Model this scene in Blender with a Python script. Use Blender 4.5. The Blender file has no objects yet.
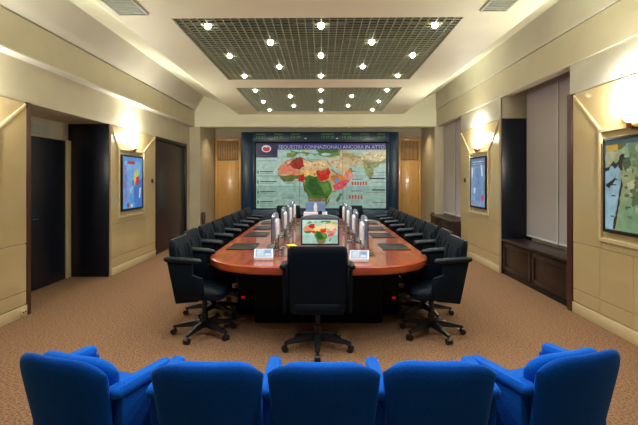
import bpy, bmesh, math, random
from mathutils import Vector, Matrix
random.seed(7)
S = bpy.context.scene
C = S.collection
PI = math.pi

# ------------------------------------------------------------------ camera
EYE = 1.55
cd = bpy.data.cameras.new('camera'); cam = bpy.data.objects.new('camera', cd); C.objects.link(cam)
cam.location = (0, 0, EYE); cam.rotation_euler = (PI/2, 0, math.radians(0.84))
cd.sensor_width = 36.0; cd.lens = 469/638*36
cd.shift_x = 4.9/638; cd.shift_y = -(212.5-179.3)/638
cd.clip_start = 0.05
S.camera = cam
# ------------------------------------------------------------------ world, exposure
w = bpy.data.worlds.new('world'); S.world = w; w.use_nodes = True
w.node_tree.nodes['Background'].inputs[0].default_value = (0.02, 0.018, 0.016, 1)
w.node_tree.nodes['Background'].inputs[1].default_value = 0.1
S.view_settings.view_transform = 'Standard'; S.view_settings.look = 'None'
S.view_settings.gamma = 1; S.view_settings.exposure = 0.0
S.view_settings.use_curve_mapping = False
S.cycles.max_bounces = 8; S.cycles.diffuse_bounces = 5
S.cycles.sample_clamp_indirect = 6
DOWN_W = 18.0        # each ceiling downlight
SCONCE_W = 92.0      # each wall sconce
ALCOVE_W = 48.0

# ------------------------------------------------------------------ materials
def srgb(r, g, b):
    f = lambda c: (c/255/12.92) if c/255 <= 0.04045 else ((c/255+0.055)/1.055)**2.4
    return (f(r), f(g), f(b), 1)
MATS = {}
def mat(name, rgb, rough=0.5, metal=0.0, var=0.12, scale=20.0, coat=0.0, bump=0.0, stretch=None, spec=None, coat_rough=0.05):
    m = bpy.data.materials.new(name); m.use_nodes = True
    nt = m.node_tree; b = nt.nodes['Principled BSDF']
    tc = nt.nodes.new('ShaderNodeTexCoord'); n = nt.nodes.new('ShaderNodeTexNoise')
    n.inputs['Scale'].default_value = scale; n.inputs['Detail'].default_value = 6
    src = tc.outputs['Object']
    if stretch:
        mp = nt.nodes.new('ShaderNodeMapping'); mp.inputs['Scale'].default_value = stretch
        nt.links.new(src, mp.inputs['Vector']); src = mp.outputs['Vector']
    nt.links.new(src, n.inputs['Vector'])
    r = nt.nodes.new('ShaderNodeValToRGB')
    c = srgb(*rgb)
    r.color_ramp.elements[0].position = 0.3; r.color_ramp.elements[1].position = 0.7
    r.color_ramp.elements[0].color = tuple(max(0, x*(1-var)) for x in c[:3])+(1,)
    r.color_ramp.elements[1].color = tuple(min(1, x*(1+var)) for x in c[:3])+(1,)
    nt.links.new(n.outputs['Fac'], r.inputs['Fac']); nt.links.new(r.outputs['Color'], b.inputs['Base Color'])
    b.inputs['Roughness'].default_value = rough; b.inputs['Metallic'].default_value = metal
    if coat: b.inputs['Coat Weight'].default_value = coat; b.inputs['Coat Roughness'].default_value = coat_rough
    if spec is not None: b.inputs['Specular IOR Level'].default_value = spec
    if bump:
        bp = nt.nodes.new('ShaderNodeBump'); bp.inputs['Strength'].default_value = bump; bp.inputs['Distance'].default_value = 0.01
        nt.links.new(n.outputs['Fac'], bp.inputs['Height']); nt.links.new(bp.outputs['Normal'], b.inputs['Normal'])
    MATS[name] = m
    return m
def emis(name, rgb, strength):
    m = bpy.data.materials.new(name); m.use_nodes = True
    nt = m.node_tree; b = nt.nodes['Principled BSDF']
    b.inputs['Base Color'].default_value = srgb(*rgb)
    b.inputs['Emission Color'].default_value = srgb(*rgb); b.inputs['Emission Strength'].default_value = strength
    MATS[name] = m
    return m
def screenmat(name, strength):
    m = bpy.data.materials.new(name); m.use_nodes = True
    nt = m.node_tree; b = nt.nodes['Principled BSDF']
    a = nt.nodes.new('ShaderNodeAttribute'); a.attribute_name = 'Col'
    b.inputs['Base Color'].default_value = (0.01, 0.01, 0.01, 1); b.inputs['Roughness'].default_value = 0.35
    tc = nt.nodes.new('ShaderNodeTexCoord'); n = nt.nodes.new('ShaderNodeTexNoise'); n.inputs['Scale'].default_value = 9; n.inputs['Detail'].default_value = 5
    r = nt.nodes.new('ShaderNodeMapRange'); r.inputs['From Min'].default_value = 0.3; r.inputs['From Max'].default_value = 0.7; r.inputs['To Min'].default_value = 0.7; r.inputs['To Max'].default_value = 1.1
    mx = nt.nodes.new('ShaderNodeMix'); mx.data_type = 'RGBA'; mx.blend_type = 'MULTIPLY'; mx.inputs[0].default_value = 1
    nt.links.new(tc.outputs['Object'], n.inputs['Vector']); nt.links.new(n.outputs['Fac'], r.inputs['Value'])
    nt.links.new(a.outputs['Color'], mx.inputs[6]); nt.links.new(r.outputs['Result'], mx.inputs[7])
    nt.links.new(mx.outputs[2], b.inputs['Emission Color']); b.inputs['Emission Strength'].default_value = strength
    MATS[name] = m
    return m

CARPET = mat('carpet', (132, 101, 76), 0.95, var=0.6, scale=60, bump=0.6, spec=0.1)
PLASTER = mat('plaster', (194, 187, 162), 0.55, var=0.04, scale=3)
CEIL = mat('ceiling_paint', (240, 242, 216), 0.6, var=0.03, scale=2)
BAND = mat('band_plaster', (206, 204, 192), 0.45, var=0.04, scale=2)
LACQ = mat('lacquer_panel', (205, 184, 136), 0.2, var=0.03, scale=2, coat=0.5)
TRIMC = mat('cream_trim', (222, 204, 158), 0.25, var=0.04, scale=6, coat=0.5)
NAVY = mat('dark_navy_lacquer', (8, 18, 40), 0.3, var=0.25, scale=5)
DOORM = mat('dark_door', (9, 18, 36), 0.4, var=0.25, scale=5)
WENGE = mat('wenge_wood', (56, 42, 44), 0.35, var=0.35, scale=6, stretch=(8, 8, 0.6))
DKWOOD = mat('dark_cabinet_wood', (46, 32, 28), 0.35, var=0.35, scale=6, stretch=(6, 1, 6))
REDWOOD = mat('red_brown_edge', (76, 44, 34), 0.35, var=0.3, scale=8, stretch=(6, 6, 0.6))
AMBER = mat('amber_wood', (220, 174, 106), 0.25, var=0.12, scale=5, stretch=(9, 9, 0.5), coat=0.6)
GRILLEM = mat('grille_amber', (120, 88, 56), 0.5, var=0.1)
BLIND = mat('blind_fabric', (192, 186, 188), 0.8, var=0.07, scale=60, stretch=(1, 1, 6))
BLUEFR = mat('blue_frame', (14, 52, 82), 0.35, var=0.2, scale=3, coat=0.15)
BLACKPL = mat('black_plastic', (16, 18, 22), 0.45, var=0.2)
LEATHER = mat('black_leather', (2, 15, 26), 0.55, var=0.3, scale=25, bump=0.15, spec=0.15)
LEATHER2 = mat('arm_leather', (3, 18, 28), 0.42, var=0.3, scale=25, spec=0.3)
SEATBLUE = mat('blue_fabric', (2, 92, 200), 0.9, var=0.16, scale=120, bump=0.25, spec=0.15)
SHADEBLUE = mat('blue_fabric_shaded', (0, 74, 168), 0.9, var=0.16, scale=120, bump=0.25, spec=0.15)  # same blue fabric, colour darkened to stand for shade on the seat backs
for _m in (SEATBLUE, SHADEBLUE):
    _b = _m.node_tree.nodes['Principled BSDF']
    _b.inputs['Sheen Weight'].default_value = 0.35; _b.inputs['Sheen Tint'].default_value = (0.15, 0.5, 1.0, 1); _b.inputs['Sheen Roughness'].default_value = 0.35
TABLEW = mat('cherry_wood', (148, 60, 29), 0.28, var=0.5, scale=4, stretch=(7, 0.8, 7), coat=0.7)
TABLEC = mat('cherry_wood_centre', (104, 48, 36), 0.25, var=0.3, scale=4, stretch=(0.8, 5, 5), coat=0.7)
TABLEE = mat('cherry_edge', (160, 68, 30), 0.3, var=0.25, scale=5, stretch=(1, 1, 8), coat=0.6)
INLAY = mat('dark_inlay', (46, 22, 18), 0.3, var=0.2)
SILVER = mat('silver', (205, 212, 222), 0.28, metal=0.6, var=0.05)
DKSILV = mat('dark_silver', (150, 164, 182), 0.25, metal=0.7, var=0.08)
CHROME = mat('chrome', (200, 205, 212), 0.12, metal=1.0, var=0.04)
PEDM = mat('pedestal_black', (6, 10, 17), 0.6, var=0.2, spec=0.2)
PADM = mat('desk_pad', (24, 34, 32), 0.3, var=0.2)
BEZEL = mat('violet_bezel', (26, 22, 70), 0.3, var=0.15)
WHITEP = mat('white_plastic', (232, 232, 236), 0.4, var=0.03)
GRID = mat('grid_metal', (168, 176, 152), 0.42, var=0.08, scale=6, metal=0.2)
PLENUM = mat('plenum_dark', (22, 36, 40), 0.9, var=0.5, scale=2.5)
VENTM = mat('vent_metal', (176, 184, 172), 0.5, var=0.05)
BRASS = mat('bronze', (120, 74, 40), 0.35, metal=0.7, var=0.1)
YELLOW = mat('yellow_paper', (225, 205, 30), 0.7, var=0.05)
BRACKET = mat('lamp_bracket', (150, 146, 128), 0.35, var=0.04)
LAMP = emis('lamp_glow', (255, 246, 226), 13.0)
GLASSLIT = emis('sconce_glass', (255, 228, 170), 5.0)
REDLED = emis('red_led', (200, 16, 36), 0.5)
GREENLED = emis('green_led', (60, 170, 80), 0.35)
PALELED = emis('pale_led', (190, 200, 195), 0.35)
SCREEN = screenmat('screen_picture', 0.8)
MONSCREEN = screenmat('monitor_picture', 1.25)

# ------------------------------------------------------------------ helpers
def link(name, me, m=None, parent=None, smooth=40):
    if m is not None: me.materials.append(m)
    if smooth:
        me.shade_smooth()
        me.set_sharp_from_angle(angle=math.radians(smooth))
    o = bpy.data.objects.new(name, me); C.objects.link(o)
    if parent is not None: o.parent = parent
    return o
def obj(name, bm, m, parent=None, smooth=40):
    bmesh.ops.recalc_face_normals(bm, faces=bm.faces)
    me = bpy.data.meshes.new(name); bm.to_mesh(me); bm.free()
    return link(name, me, m, parent, smooth)
def tag(o, label=None, cat=None, group=None, kind=None):
    if label: o['label'] = label
    if cat: o['category'] = cat
    if group: o['group'] = group
    if kind: o['kind'] = kind
    return o
def empty(name, loc=(0, 0, 0), rz=0, label=None, cat=None, group=None):
    o = bpy.data.objects.new(name, None); C.objects.link(o)
    o.empty_display_size = 0.1
    o.location = loc; o.rotation_euler = (0, 0, rz)
    return tag(o, label, cat, group)
def struct(name, bm, m, parent=None, smooth=30):
    o = obj(name, bm, m, parent, smooth)
    if parent is None: o['kind'] = 'structure'
    return o
def box(x0, x1, y0, y1, z0, z1, bev=0.0, seg=2, bm=None):
    b2 = bmesh.new()
    vs = [b2.verts.new((x, y, z)) for x in (x0, x1) for y in (y0, y1) for z in (z0, z1)]
    for f in ((0, 1, 3, 2), (4, 6, 7, 5), (0, 4, 5, 1), (2, 3, 7, 6), (0, 2, 6, 4), (1, 5, 7, 3)):
        b2.faces.new([vs[i] for i in f])
    if bev: bmesh.ops.bevel(b2, geom=b2.edges[:], offset=bev, segments=seg, profile=0.5, affect='EDGES')
    return merge(bm, b2)
def merge(bm, b2):
    if bm is None: return b2
    me = bpy.data.meshes.new('t'); b2.to_mesh(me); b2.free(); bm.from_mesh(me); bpy.data.meshes.remove(me)
    return bm
def prism(pts, axis, a, b, bev=0.0, seg=2, bm=None):
    """polygon pts in the two other axes (in x,y,z order), extruded along axis from a to b"""
    b2 = bmesh.new()
    def P(u, v, t):
        return {'x': (t, u, v), 'y': (u, t, v), 'z': (u, v, t)}[axis]
    A = [b2.verts.new(P(u, v, a)) for u, v in pts]; B = [b2.verts.new(P(u, v, b)) for u, v in pts]
    b2.faces.new(A); b2.faces.new(B[::-1])
    n = len(pts)
    for i in range(n): b2.faces.new((A[i], B[i], B[(i+1) % n], A[(i+1) % n]))
    bmesh.ops.recalc_face_normals(b2, faces=b2.faces)
    if bev: bmesh.ops.bevel(b2, geom=b2.edges[:], offset=bev, segments=seg, profile=0.5, affect='EDGES')
    return merge(bm, b2)
def tube(p0, p1, r0, r1=None, n=12, bm=None):
    r1 = r0 if r1 is None else r1
    p0, p1 = Vector(p0), Vector(p1); d = (p1-p0)
    b2 = bmesh.new()
    q = d.normalized().to_track_quat('Z', 'Y').to_matrix()
    A = [b2.verts.new(p0 + q @ Vector((r0*math.cos(2*PI*i/n), r0*math.sin(2*PI*i/n), 0))) for i in range(n)]
    B = [b2.verts.new(p1 + q @ Vector((r1*math.cos(2*PI*i/n), r1*math.sin(2*PI*i/n), 0))) for i in range(n)]
    b2.faces.new(A[::-1]); b2.faces.new(B)
    for i in range(n): b2.faces.new((A[i], A[(i+1) % n], B[(i+1) % n], B[i]))
    return merge(bm, b2)
def lathe(prof, n=24, bm=None, a0=0.0, a1=2*PI, center=(0, 0, 0)):
    b2 = bmesh.new(); rows = []
    full = abs(a1-a0-2*PI) < 1e-6
    k = n if full else n+1
    for r, z in prof:
        rows.append([b2.verts.new((center[0]+r*math.cos(a0+(a1-a0)*i/n), center[1]+r*math.sin(a0+(a1-a0)*i/n), center[2]+z)) for i in range(k)])
    for a, b in zip(rows, rows[1:]):
        for i in range(n):
            j = (i+1) % k
            b2.faces.new((a[i], a[j], b[j], b[i]))
    bmesh.ops.remove_doubles(b2, verts=b2.verts[:], dist=1e-5)
    return merge(bm, b2)
def loft(rings, cap=True, bm=None):
    b2 = bmesh.new(); R = [[b2.verts.new(p) for p in r] for r in rings]; n = len(R[0])
    for a, b in zip(R, R[1:]):
        for i in range(n): b2.faces.new((a[i], a[(i+1) % n], b[(i+1) % n], b[i]))
    if cap: b2.faces.new(R[0][::-1]); b2.faces.new(R[-1])
    return merge(bm, b2)
def copy_tree(o, parent=None):
    c = o.copy(); C.objects.link(c); c.parent = parent
    for ch in list(o.children): copy_tree(ch, c)
    return c
def textmesh(txt, size, bold=0.0, align='CENTER'):
    cu = bpy.data.curves.new('t', 'FONT'); cu.body = txt; cu.size = size; cu.align_x = align; cu.align_y = 'CENTER'; cu.offset = bold
    cu.resolution_u = 3
    o = bpy.data.objects.new('t', cu); C.objects.link(o)
    dg = bpy.context.evaluated_depsgraph_get(); me = bpy.data.meshes.new_from_object(o.evaluated_get(dg))
    bpy.data.objects.remove(o); bpy.data.curves.remove(cu)
    return me
def picture(name, shapes, mapf, parent, texts=(), m=None):
    """flat screen image: shapes = [(rgb, [(u,v)...])] painted in order; mapf(u,v,layer)->xyz"""
    bm = bmesh.new(); cl = bm.loops.layers.float_color.new('Col')
    for i, (rgb, pts) in enumerate(shapes):
        f = bm.faces.new([bm.verts.new(mapf(u, v, i)) for u, v in pts])
        for l in f.loops: l[cl] = srgb(*rgb)
    for rgb, txt, u, v, size, bold, align, lay in texts:
        me = textmesh(txt, size, bold, align)
        b2 = bmesh.new(); b2.from_mesh(me)
        vm = {}
        for p in b2.verts: vm[p] = bm.verts.new(mapf(u+p.co.x, v-p.co.y, lay))
        for f in b2.faces:
            try: nf = bm.faces.new([vm[p] for p in f.verts])
            except ValueError: continue
            for l in nf.loops: l[cl] = srgb(*rgb)
        b2.free()
    me = bpy.data.meshes.new(name); bm.to_mesh(me); bm.free()
    return link(name, me, m or SCREEN, parent, 0)
def jag(pts, amp=0.16, depth=2, seed=1):
    """natural coastline: midpoint displacement along every edge"""
    rg = random.Random(seed)
    for d in range(depth):
        out = []
        for i, p in enumerate(pts):
            q = pts[(i+1) % len(pts)]; dx, dy = q[0]-p[0], q[1]-p[1]; k = rg.uniform(-amp, amp)
            out += [p, ((p[0]+q[0])/2-dy*k, (p[1]+q[1])/2+dx*k)]
        pts = out
    return pts
def R(x0, y0, x1, y1): return [(x0, y0), (x1, y0), (x1, y1), (x0, y1)]
def ELL(cx, cy, rx, ry, n=20): return [(cx+rx*math.cos(2*PI*i/n), cy+ry*math.sin(2*PI*i/n)) for i in range(n)]
ORD = ['first', 'second', 'third', 'fourth', 'fifth', 'sixth', 'seventh', 'eighth', 'ninth', 'tenth']

# ------------------------------------------------------------------ dimensions
XL, XR = -3.38, 2.97       # wall faces
YB, YE = -1.6, 12.0        # room behind the camera, plane of the far beam
ZC = 3.21                  # flat ceiling
SOFL, SOFR, BANDZ, LEDGE = 2.43, 2.55, 2.90, 3.32

# ------------------------------------------------------------------ floor and walls
struct('floor', box(-4.3, 3.8, YB, 13.9, -0.1, 0), CARPET)
bm = box(-4.3, XL, YB, 5.33, 0, BANDZ)
box(-4.3, -4.03, 5.33, 7.44, 0, BANDZ, bm=bm)
box(-4.3, XL, 7.44, 9.50, 0, BANDZ, bm=bm)
box(-4.3, XL, 11.72, YE, 0, BANDZ, bm=bm)
box(-4.3, XL-0.07, 9.50, 11.72, 0, BANDZ, bm=bm)
box(-4.03, XL, 5.33, 7.44, SOFL, BANDZ, bm=bm)
box(XL-0.07, XL, 9.50, 11.72, SOFL, BANDZ, bm=bm)
wall_left = struct('wall_left', bm, PLASTER)
bm = box(XR, 3.8, YB, 5.62, 0, 3.70)
box(3.46, 3.8, 5.62, 7.78, 0, 3.75, bm=bm)
box(XR, 3.8, 7.78, 9.95, 0, 3.70, bm=bm)
box(3.2, 3.8, 9.95, YE, 0, 3.75, bm=bm)
wall_right = struct('wall_right', bm, PLASTER)
struct('wall_back', box(-4.3, 3.8, YB-0.15, YB, 0, 3.9), PLASTER)
# stepped cornices
struct('trim_1', prism([(-4.3, BANDZ), (-3.25, BANDZ), (-3.25, LEDGE-0.012), (-3.272, LEDGE-0.012), (-3.272, LEDGE), (-4.3, LEDGE)], 'y', YB, YE), PLASTER)
struct('trim_11', prism([(-4.3, LEDGE), (-3.23, LEDGE), (-3.0, 3.68), (-4.3, 3.68)], 'y', YB, YE), BAND)
struct('trim_2', prism([(-3.27, BANDZ-0.006), (-3.243, BANDZ-0.004), (-3.238, BANDZ+0.008), (-3.245, BANDZ+0.018), (-3.40, BANDZ+0.018), (-3.40, BANDZ-0.006)], 'y', YB, YE, ), BAND)
bm = prism([(3.10, BANDZ), (XR-0.03, BANDZ), (XR-0.03, LEDGE-0.012), (XR-0.005, LEDGE-0.012), (XR-0.005, LEDGE), (3.10, LEDGE)], 'y', YB, YE)
struct('trim_3', bm, PLASTER)
struct('trim_12', prism([(3.10, LEDGE), (XR-0.045, LEDGE), (XR-0.045, 3.75), (3.8, 3.75), (3.8, 3.70), (3.10, 3.70)], 'y', YB, YE), BAND)
# ceiling: flat raft with three openings, sloping flanks
HOLES = [(1.13, 4.11), (4.82, 7.80), (8.49, 11.44)]
HX = 1.51; HC = -0.04
bm = box(-2.10, HC-HX, YB, YE, ZC, ZC+0.09)
box(HC+HX, 2.10, YB, YE, ZC, ZC+0.09, bm=bm)
ys = [YB]+[v for h in HOLES for v in h]+[YE]
for i in range(0, len(ys), 2): box(HC-HX, HC+HX, ys[i], ys[i+1], ZC, ZC+0.09, bm=bm)
prism([(-2.10, ZC), (-2.10, ZC+0.2), (-3.05, 3.9), (-3.3, 3.9), (-3.3, 3.68), (-2.99, 3.68), (-2.46, 3.47)], 'y', YB, YE, bm=bm)
prism([(2.10, ZC), (2.10, ZC+0.2), (2.95, 3.95), (3.3, 3.95), (3.3, 3.75), (2.93, 3.75), (2.42, 3.50)], 'y', YB, YE, bm=bm)
struct('ceiling', bm, CEIL, None, 0)
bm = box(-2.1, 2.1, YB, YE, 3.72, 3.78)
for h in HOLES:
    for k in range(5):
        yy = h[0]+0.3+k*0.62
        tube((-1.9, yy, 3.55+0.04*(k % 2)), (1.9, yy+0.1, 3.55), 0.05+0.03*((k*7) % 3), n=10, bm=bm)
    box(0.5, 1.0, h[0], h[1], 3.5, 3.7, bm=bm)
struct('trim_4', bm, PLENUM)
# far beam and alcove
struct('trim_5', box(-4.3, 3.8, YE, YE+0.3, BANDZ, 3.95), CEIL)
bm = box(-4.3, -3.10, YE+0.3, 13.75, 0, 3.06); box(-4.3, -3.10, YE, YE+0.3, 0, BANDZ, bm=bm); 
struct('wall_far_left', bm, PLASTER)
struct('wall_far_right', box(2.90, 3.8, YE, YE+0.3, 0, BANDZ, bm=box(2.90, 3.8, YE+0.3, 13.75, 0, 3.06)), PLASTER)
struct('wall_far', box(-3.10, 2.90, 13.6, 13.75, 0, 3.06), PLASTER)
struct('trim_6', box(-4.3, 3.8, YE+0.3, 13.9, 3.06, 3.16), PLASTER)

# ------------------------------------------------------------------ lacquered wall bays
def bay(side, wall, s0, s1, ztop, sc, scw=0.96, z0=0.98, z1=2.0):
    """panels on the side wall: mitred upper facets, frame, lower panels, baseboard. side -1 left, +1 right"""
    X = XL if side < 0 else XR
    T = 0.022
    def pl(name, pts, t=T, m=LACQ, bev=0.003, base=0.0):
        a, b = (X+base, X+t) if side < 0 else (X-base, X-t)
        return obj(name, prism(pts, 'x', a, b, bev, 1), m, wall, 0)
    a, b = sc-scw/2-0.06, sc+scw/2+0.06
    za, zb = z0-0.06, z1+0.06
    g = 0.003
    ps = 0.82
    pl('panel', [(s0, ps+g), (a-g, ps+g), (a-g, zb+g), (s0, ztop-0.05)])
    pl('panel', [(b+g, ps+g), (s1, ps+g), (s1, ztop-0.05), (b+g, zb+g)])
    pl('panel', [(s0+0.04, ztop-0.01), (s1-0.04, ztop-0.01), (b+0.02, zb+0.02), (a-0.02, zb+0.02)])
    pl('panel', [(a+g, ps+g), (b-g, ps+g), (b-g, za-g), (a+g, za-g)])
    # mitre trims and frame round the screen
    def strip(p, q, wd, t):
        d = Vector((q[0]-p[0], q[1]-p[1])).normalized(); n = Vector((-d.y, d.x))*wd/2
        pl('trim_strip', [(p[0]+n.x, p[1]+n.y), (q[0]+n.x, q[1]+n.y), (q[0]-n.x, q[1]-n.y), (p[0]-n.x, p[1]-n.y)], t, TRIMC, 0.006)
    strip((s0+0.02, ztop-0.03), (a, zb), 0.035, 0.034)
    strip((s1-0.02, ztop-0.03), (b, zb), 0.035, 0.034)
    for p, q in (((a, za-0.02), (a, zb+0.02)), ((b, za-0.02), (b, zb+0.02)), ((a, za), (b, za)), ((a, zb), (b, zb))):
        strip(p, q, 0.045, 0.045)
    pl('screen_recess', [(a, za), (b, za), (b, zb), (a, zb)], 0.012, LACQ, 0.0)
    # lower panels
    n = 4
    for i in range(n):
        u0, u1 = s0+(s1-s0)*i/n+g, s0+(s1-s0)*(i+1)/n-g
        pl('panel', [(u0, 0.28+g), (u1, 0.28+g), (u1, ps-g), (u0, ps-g)])
        pl('panel', [(u0, 0.135), (u1, 0.135), (u1, 0.28-g), (u0, 0.28-g)])
    return X
def baseboard(name, side, s0, s1):
    X = XL if side < 0 else XR
    a, b = (X, X+0.034) if side < 0 else (X, X-0.034)
    struct(name, prism([(s0, 0), (s1, 0), (s1, 0.125), (s0, 0.125)], 'x', a, b, 0.006, 2), TRIMC)
bay(-1, wall_left, 3.20, 5.30, SOFL, 4.25)
bay(-1, wall_left, 7.47, 9.47, SOFL, 8.27)
bay(1, wall_right, 3.42, 5.53, SOFR, 4.44)
bay(1, wall_right, 7.80, 9.93, SOFR, 8.80, 0.90)
baseboard('baseboard_left', -1, 3.2, 5.30); baseboard('baseboard_left_far', -1, 7.47, 9.47)
baseboard('baseboard_right', 1, 3.42, 5.53); baseboard('baseboard_right_far', 1, 7.80, 9.93)
# plaster band lip over the right-hand bays
for i, (s0, s1) in enumerate(((YB, 5.62), (7.78, 9.95))):
    struct('trim_%d' % (7+i), box(XR-0.012, XR+0.02, s0, s1, SOFR, BANDZ-0.004, 0.003), BAND)
# timber edges and dark claddings of the recesses
struct('trim_9', box(XL-0.01, XL+0.03, 5.30, 5.37, 0, SOFL), REDWOOD)
struct('trim_10', box(XR-0.035, XR+0.02, 5.54, 5.64, 0, SOFR), REDWOOD)
tag(obj('dark_wall_panel', box(-4.02, XL+0.005, 7.405, 7.44, 0.0, SOFL-0.002, 0.003), NAVY), 'dark navy lacquered panel lining the far side of the left doorway recess', 'wall panel')
tag(obj('dark_wall_panel', box(XR-0.0, 3.46, 7.745, 7.78, 0.0, SOFR, 0.003), NAVY), 'dark navy lacquered panel beside the large grey window blind', 'wall panel')
# left recess: door, frame, vent
d = empty('door_1', (-4.03, 6.22, 0)); d['kind'] = 'structure'
obj('door_leaf', box(0, 0.05, 0.0, 1.03, 0.005, 2.15, 0.004), DOORM, d)
obj('door_frame', box(0, 0.06, 1.035, 1.18, 0, 2.16, 0.004), TRIMC, d)
h = tube((0.05, 0.12, 1.0), (0.10, 0.12, 1.0), 0.012); tube((0.10, 0.12, 1.0), (0.10, 0.25, 1.0), 0.011, bm=h)
obj('door_handle', h, CHROME, d)
v = empty('wall_vent', (-4.03, 6.40, 2.20), 0, 'small pale vent grille above the dark left door', 'vent')
obj('vent_frame', box(0, 0.03, 0.0, 0.44, 0.0, 0.13, 0.006), VENTM, v)
for k in range(4): obj('slat', box(0.03, 0.038, 0.03, 0.41, 0.018+k*0.027, 0.032+k*0.027), VENTM, v)
# second left door, dark timber pair
d = empty('door_2', (XL-0.07, 9.50, 0)); d['kind'] = 'structure'
obj('door_frame', box(0, 0.09, 0.0, 0.09, 0, SOFL, 0.004), BLACKPL, d)
obj('door_frame', box(0, 0.09, 2.13, 2.22, 0, SOFL, 0.004), BLACKPL, d)
obj('door_frame', box(0, 0.09, 0.09, 2.13, SOFL-0.07, SOFL, 0.004), BLACKPL, d)
obj('door_leaf', box(0, 0.05, 0.095, 2.125, 0.005, SOFL-0.075, 0.004), WENGE, d)
# switches and sockets
tag(obj('light_switch', box(XL+0.02, XL+0.04, 9.24, 9.32, 1.48, 1.56, 0.006), BLACKPL), 'small dark light switch beside the screen on the left wall', 'switch')
tag(obj('light_switch', box(XR-0.04, XR-0.02, 9.60, 9.68, 1.49, 1.57, 0.006), BLACKPL), 'small dark light switch beside the screen on the far right bay', 'switch')
s = tag(obj('floor_socket', box(XL+0.03, XL+0.05, 5.17, 5.27, 0.03, 0.09, 0.004), TRIMC), 'small socket plate low on the left baseboard by the doorway', 'socket')
for k in range(2): obj('socket_hole', tube((XL+0.049, 5.20+k*0.04, 0.06), (XL+0.052, 5.20+k*0.04, 0.06), 0.012), BLACKPL, s)

# ------------------------------------------------------------------ right recesses: blinds and cabinets
def blinds(loc, X, y0, y1, n, z0, z1, label):
    t = empty('panel_blind', (X, y0, z0), 0, label, 'blind')
    obj('head_rail', box(-0.02, 0.05, 0, y1-y0, z1-z0-0.06, z1-z0, 0.004), BLACKPL, t)
    wd = (y1-y0)/n
    for i in range(n):
        off = 0.012*(i % 2)
        p = obj('fabric_panel', box(off, off+0.004, i*wd+0.004, (i+1)*wd+0.002, 0.03, z1-z0-0.06), BLIND, t)
        obj('hem_bar', box(-0.004, 0.012, 0.004, wd-0.002, 0.0, 0.03, 0.003), WHITEP, p).location = (off, i*wd, 0)
        obj('edge_seam', box(-0.006, 0.004, -0.008, 0.014, 0.03, z1-z0-0.06), WHITEP, p).location = (off, i*wd, 0)
    return t
blinds(0, 3.36, 5.66, 7.74, 4, 0.62, 3.10, 'large grey fabric panel blind in the near right window recess')
blinds(0, 3.12, 9.97, 11.98, 4, 0.70, 3.10, 'small far grey panel blind between the right bay and the end wall')
def cabinet(x0, x1, y0, y1, h, label):
    t = empty('radiator_cabinet', (x0, y0, 0), 0, label, 'cabinet')
    L = y1-y0; D = x1-x0
    obj('body', box(0.03, D, 0.0, L, 0.0, h-0.04), DKWOOD, t)
    obj('top', box(-0.02, D, 0.0, L, h-0.04, h, 0.008), DKWOOD, t)
    obj('plinth', box(0.015, 0.03, 0.0, L, 0.0, 0.07, 0.003), BLACKPL, t)
    n = 2
    for i in range(n):
        a, b = L*i/n+0.02, L*(i+1)/n-0.02
        dr = obj('door', box(0.012, 0.03, a, b, 0.08, h-0.055, 0.004), DKWOOD, t)
        for q in ((a, a+0.07, 0.08, h-0.055), (b-0.07, b, 0.08, h-0.055), (a+0.07, b-0.07, 0.08, 0.15), (a+0.07, b-0.07, h-0.125, h-0.055)):
            obj('frame_rail', box(0.0, 0.014, *q, 0.004), DKWOOD, dr)
cabinet(2.98, 3.34, 5.66, 7.74, 0.58, 'dark timber radiator cabinet under the large near blind')
cabinet(2.78, 3.10, 9.97, 11.97, 0.66, 'dark timber radiator cabinet under the small far blind')

# ------------------------------------------------------------------ ceiling grids and downlights
NC = 35
def grid(h, label):
    y0, y1 = h; L = y1-y0
    t = empty('open_cell_ceiling', (HC, (y0+y1)/2, ZC), 0, label, 'ceiling grid', 'square open cell ceiling grids')
    bm = bmesh.new(); c = 2*HX/NC
    for i in range(1, NC):
        x = -HX+i*c; box(x-0.005, x+0.005, -L/2+0.012, L/2-0.012, 0.004, 0.020, bm=bm)
        y = -L/2+i*L/NC; box(-HX+0.012, HX-0.012, y-0.005, y+0.005, 0.0045, 0.0195, bm=bm)
    tag(obj('cell_lattice', bm, GRID, t, 0), kind='stuff')
    for q in ((-HX, -HX+0.012, -L/2, L/2), (HX-0.012, HX, -L/2, L/2), (-HX+0.012, HX-0.012, -L/2, -L/2+0.012), (-HX+0.012, HX-0.012, L/2-0.012, L/2)):
        obj('edge_channel', box(*q, 0.001, 0.06), GRID, t)
grid(HOLES[1], 'near square metal cell grid in the ceiling with thirteen downlights')
grid(HOLES[2], 'far square metal cell grid in the ceiling above the video wall end')
grid(HOLES[0], 'square metal cell grid in the ceiling above the blue seats')
def downlight_proto():
    t = empty('downlight')
    bm = box(-0.30, -0.055, -0.02, 0.02, 0.026, 0.034, 0.002); box(0.055, 0.30, -0.02, 0.02, 0.026, 0.034, 0.002, bm=bm)
    obj('mounting_bar', bm, BRACKET, t)
    obj('reflector', lathe([(0.040, 0.026), (0.046, 0.026), (0.05, 0.09), (0.03, 0.12), (0.0, 0.12), (0.0, 0.115), (0.028, 0.115), (0.040, 0.088), (0.040, 0.026)], 20), BRACKET, t)
    obj('lamp', lathe([(0.0, -0.034), (0.018, -0.030), (0.032, -0.016), (0.036, 0.0), (0.032, 0.018), (0.018, 0.032), (0.012, 0.06), (0.0, 0.06)], 16), LAMP, t)
    return t
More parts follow.
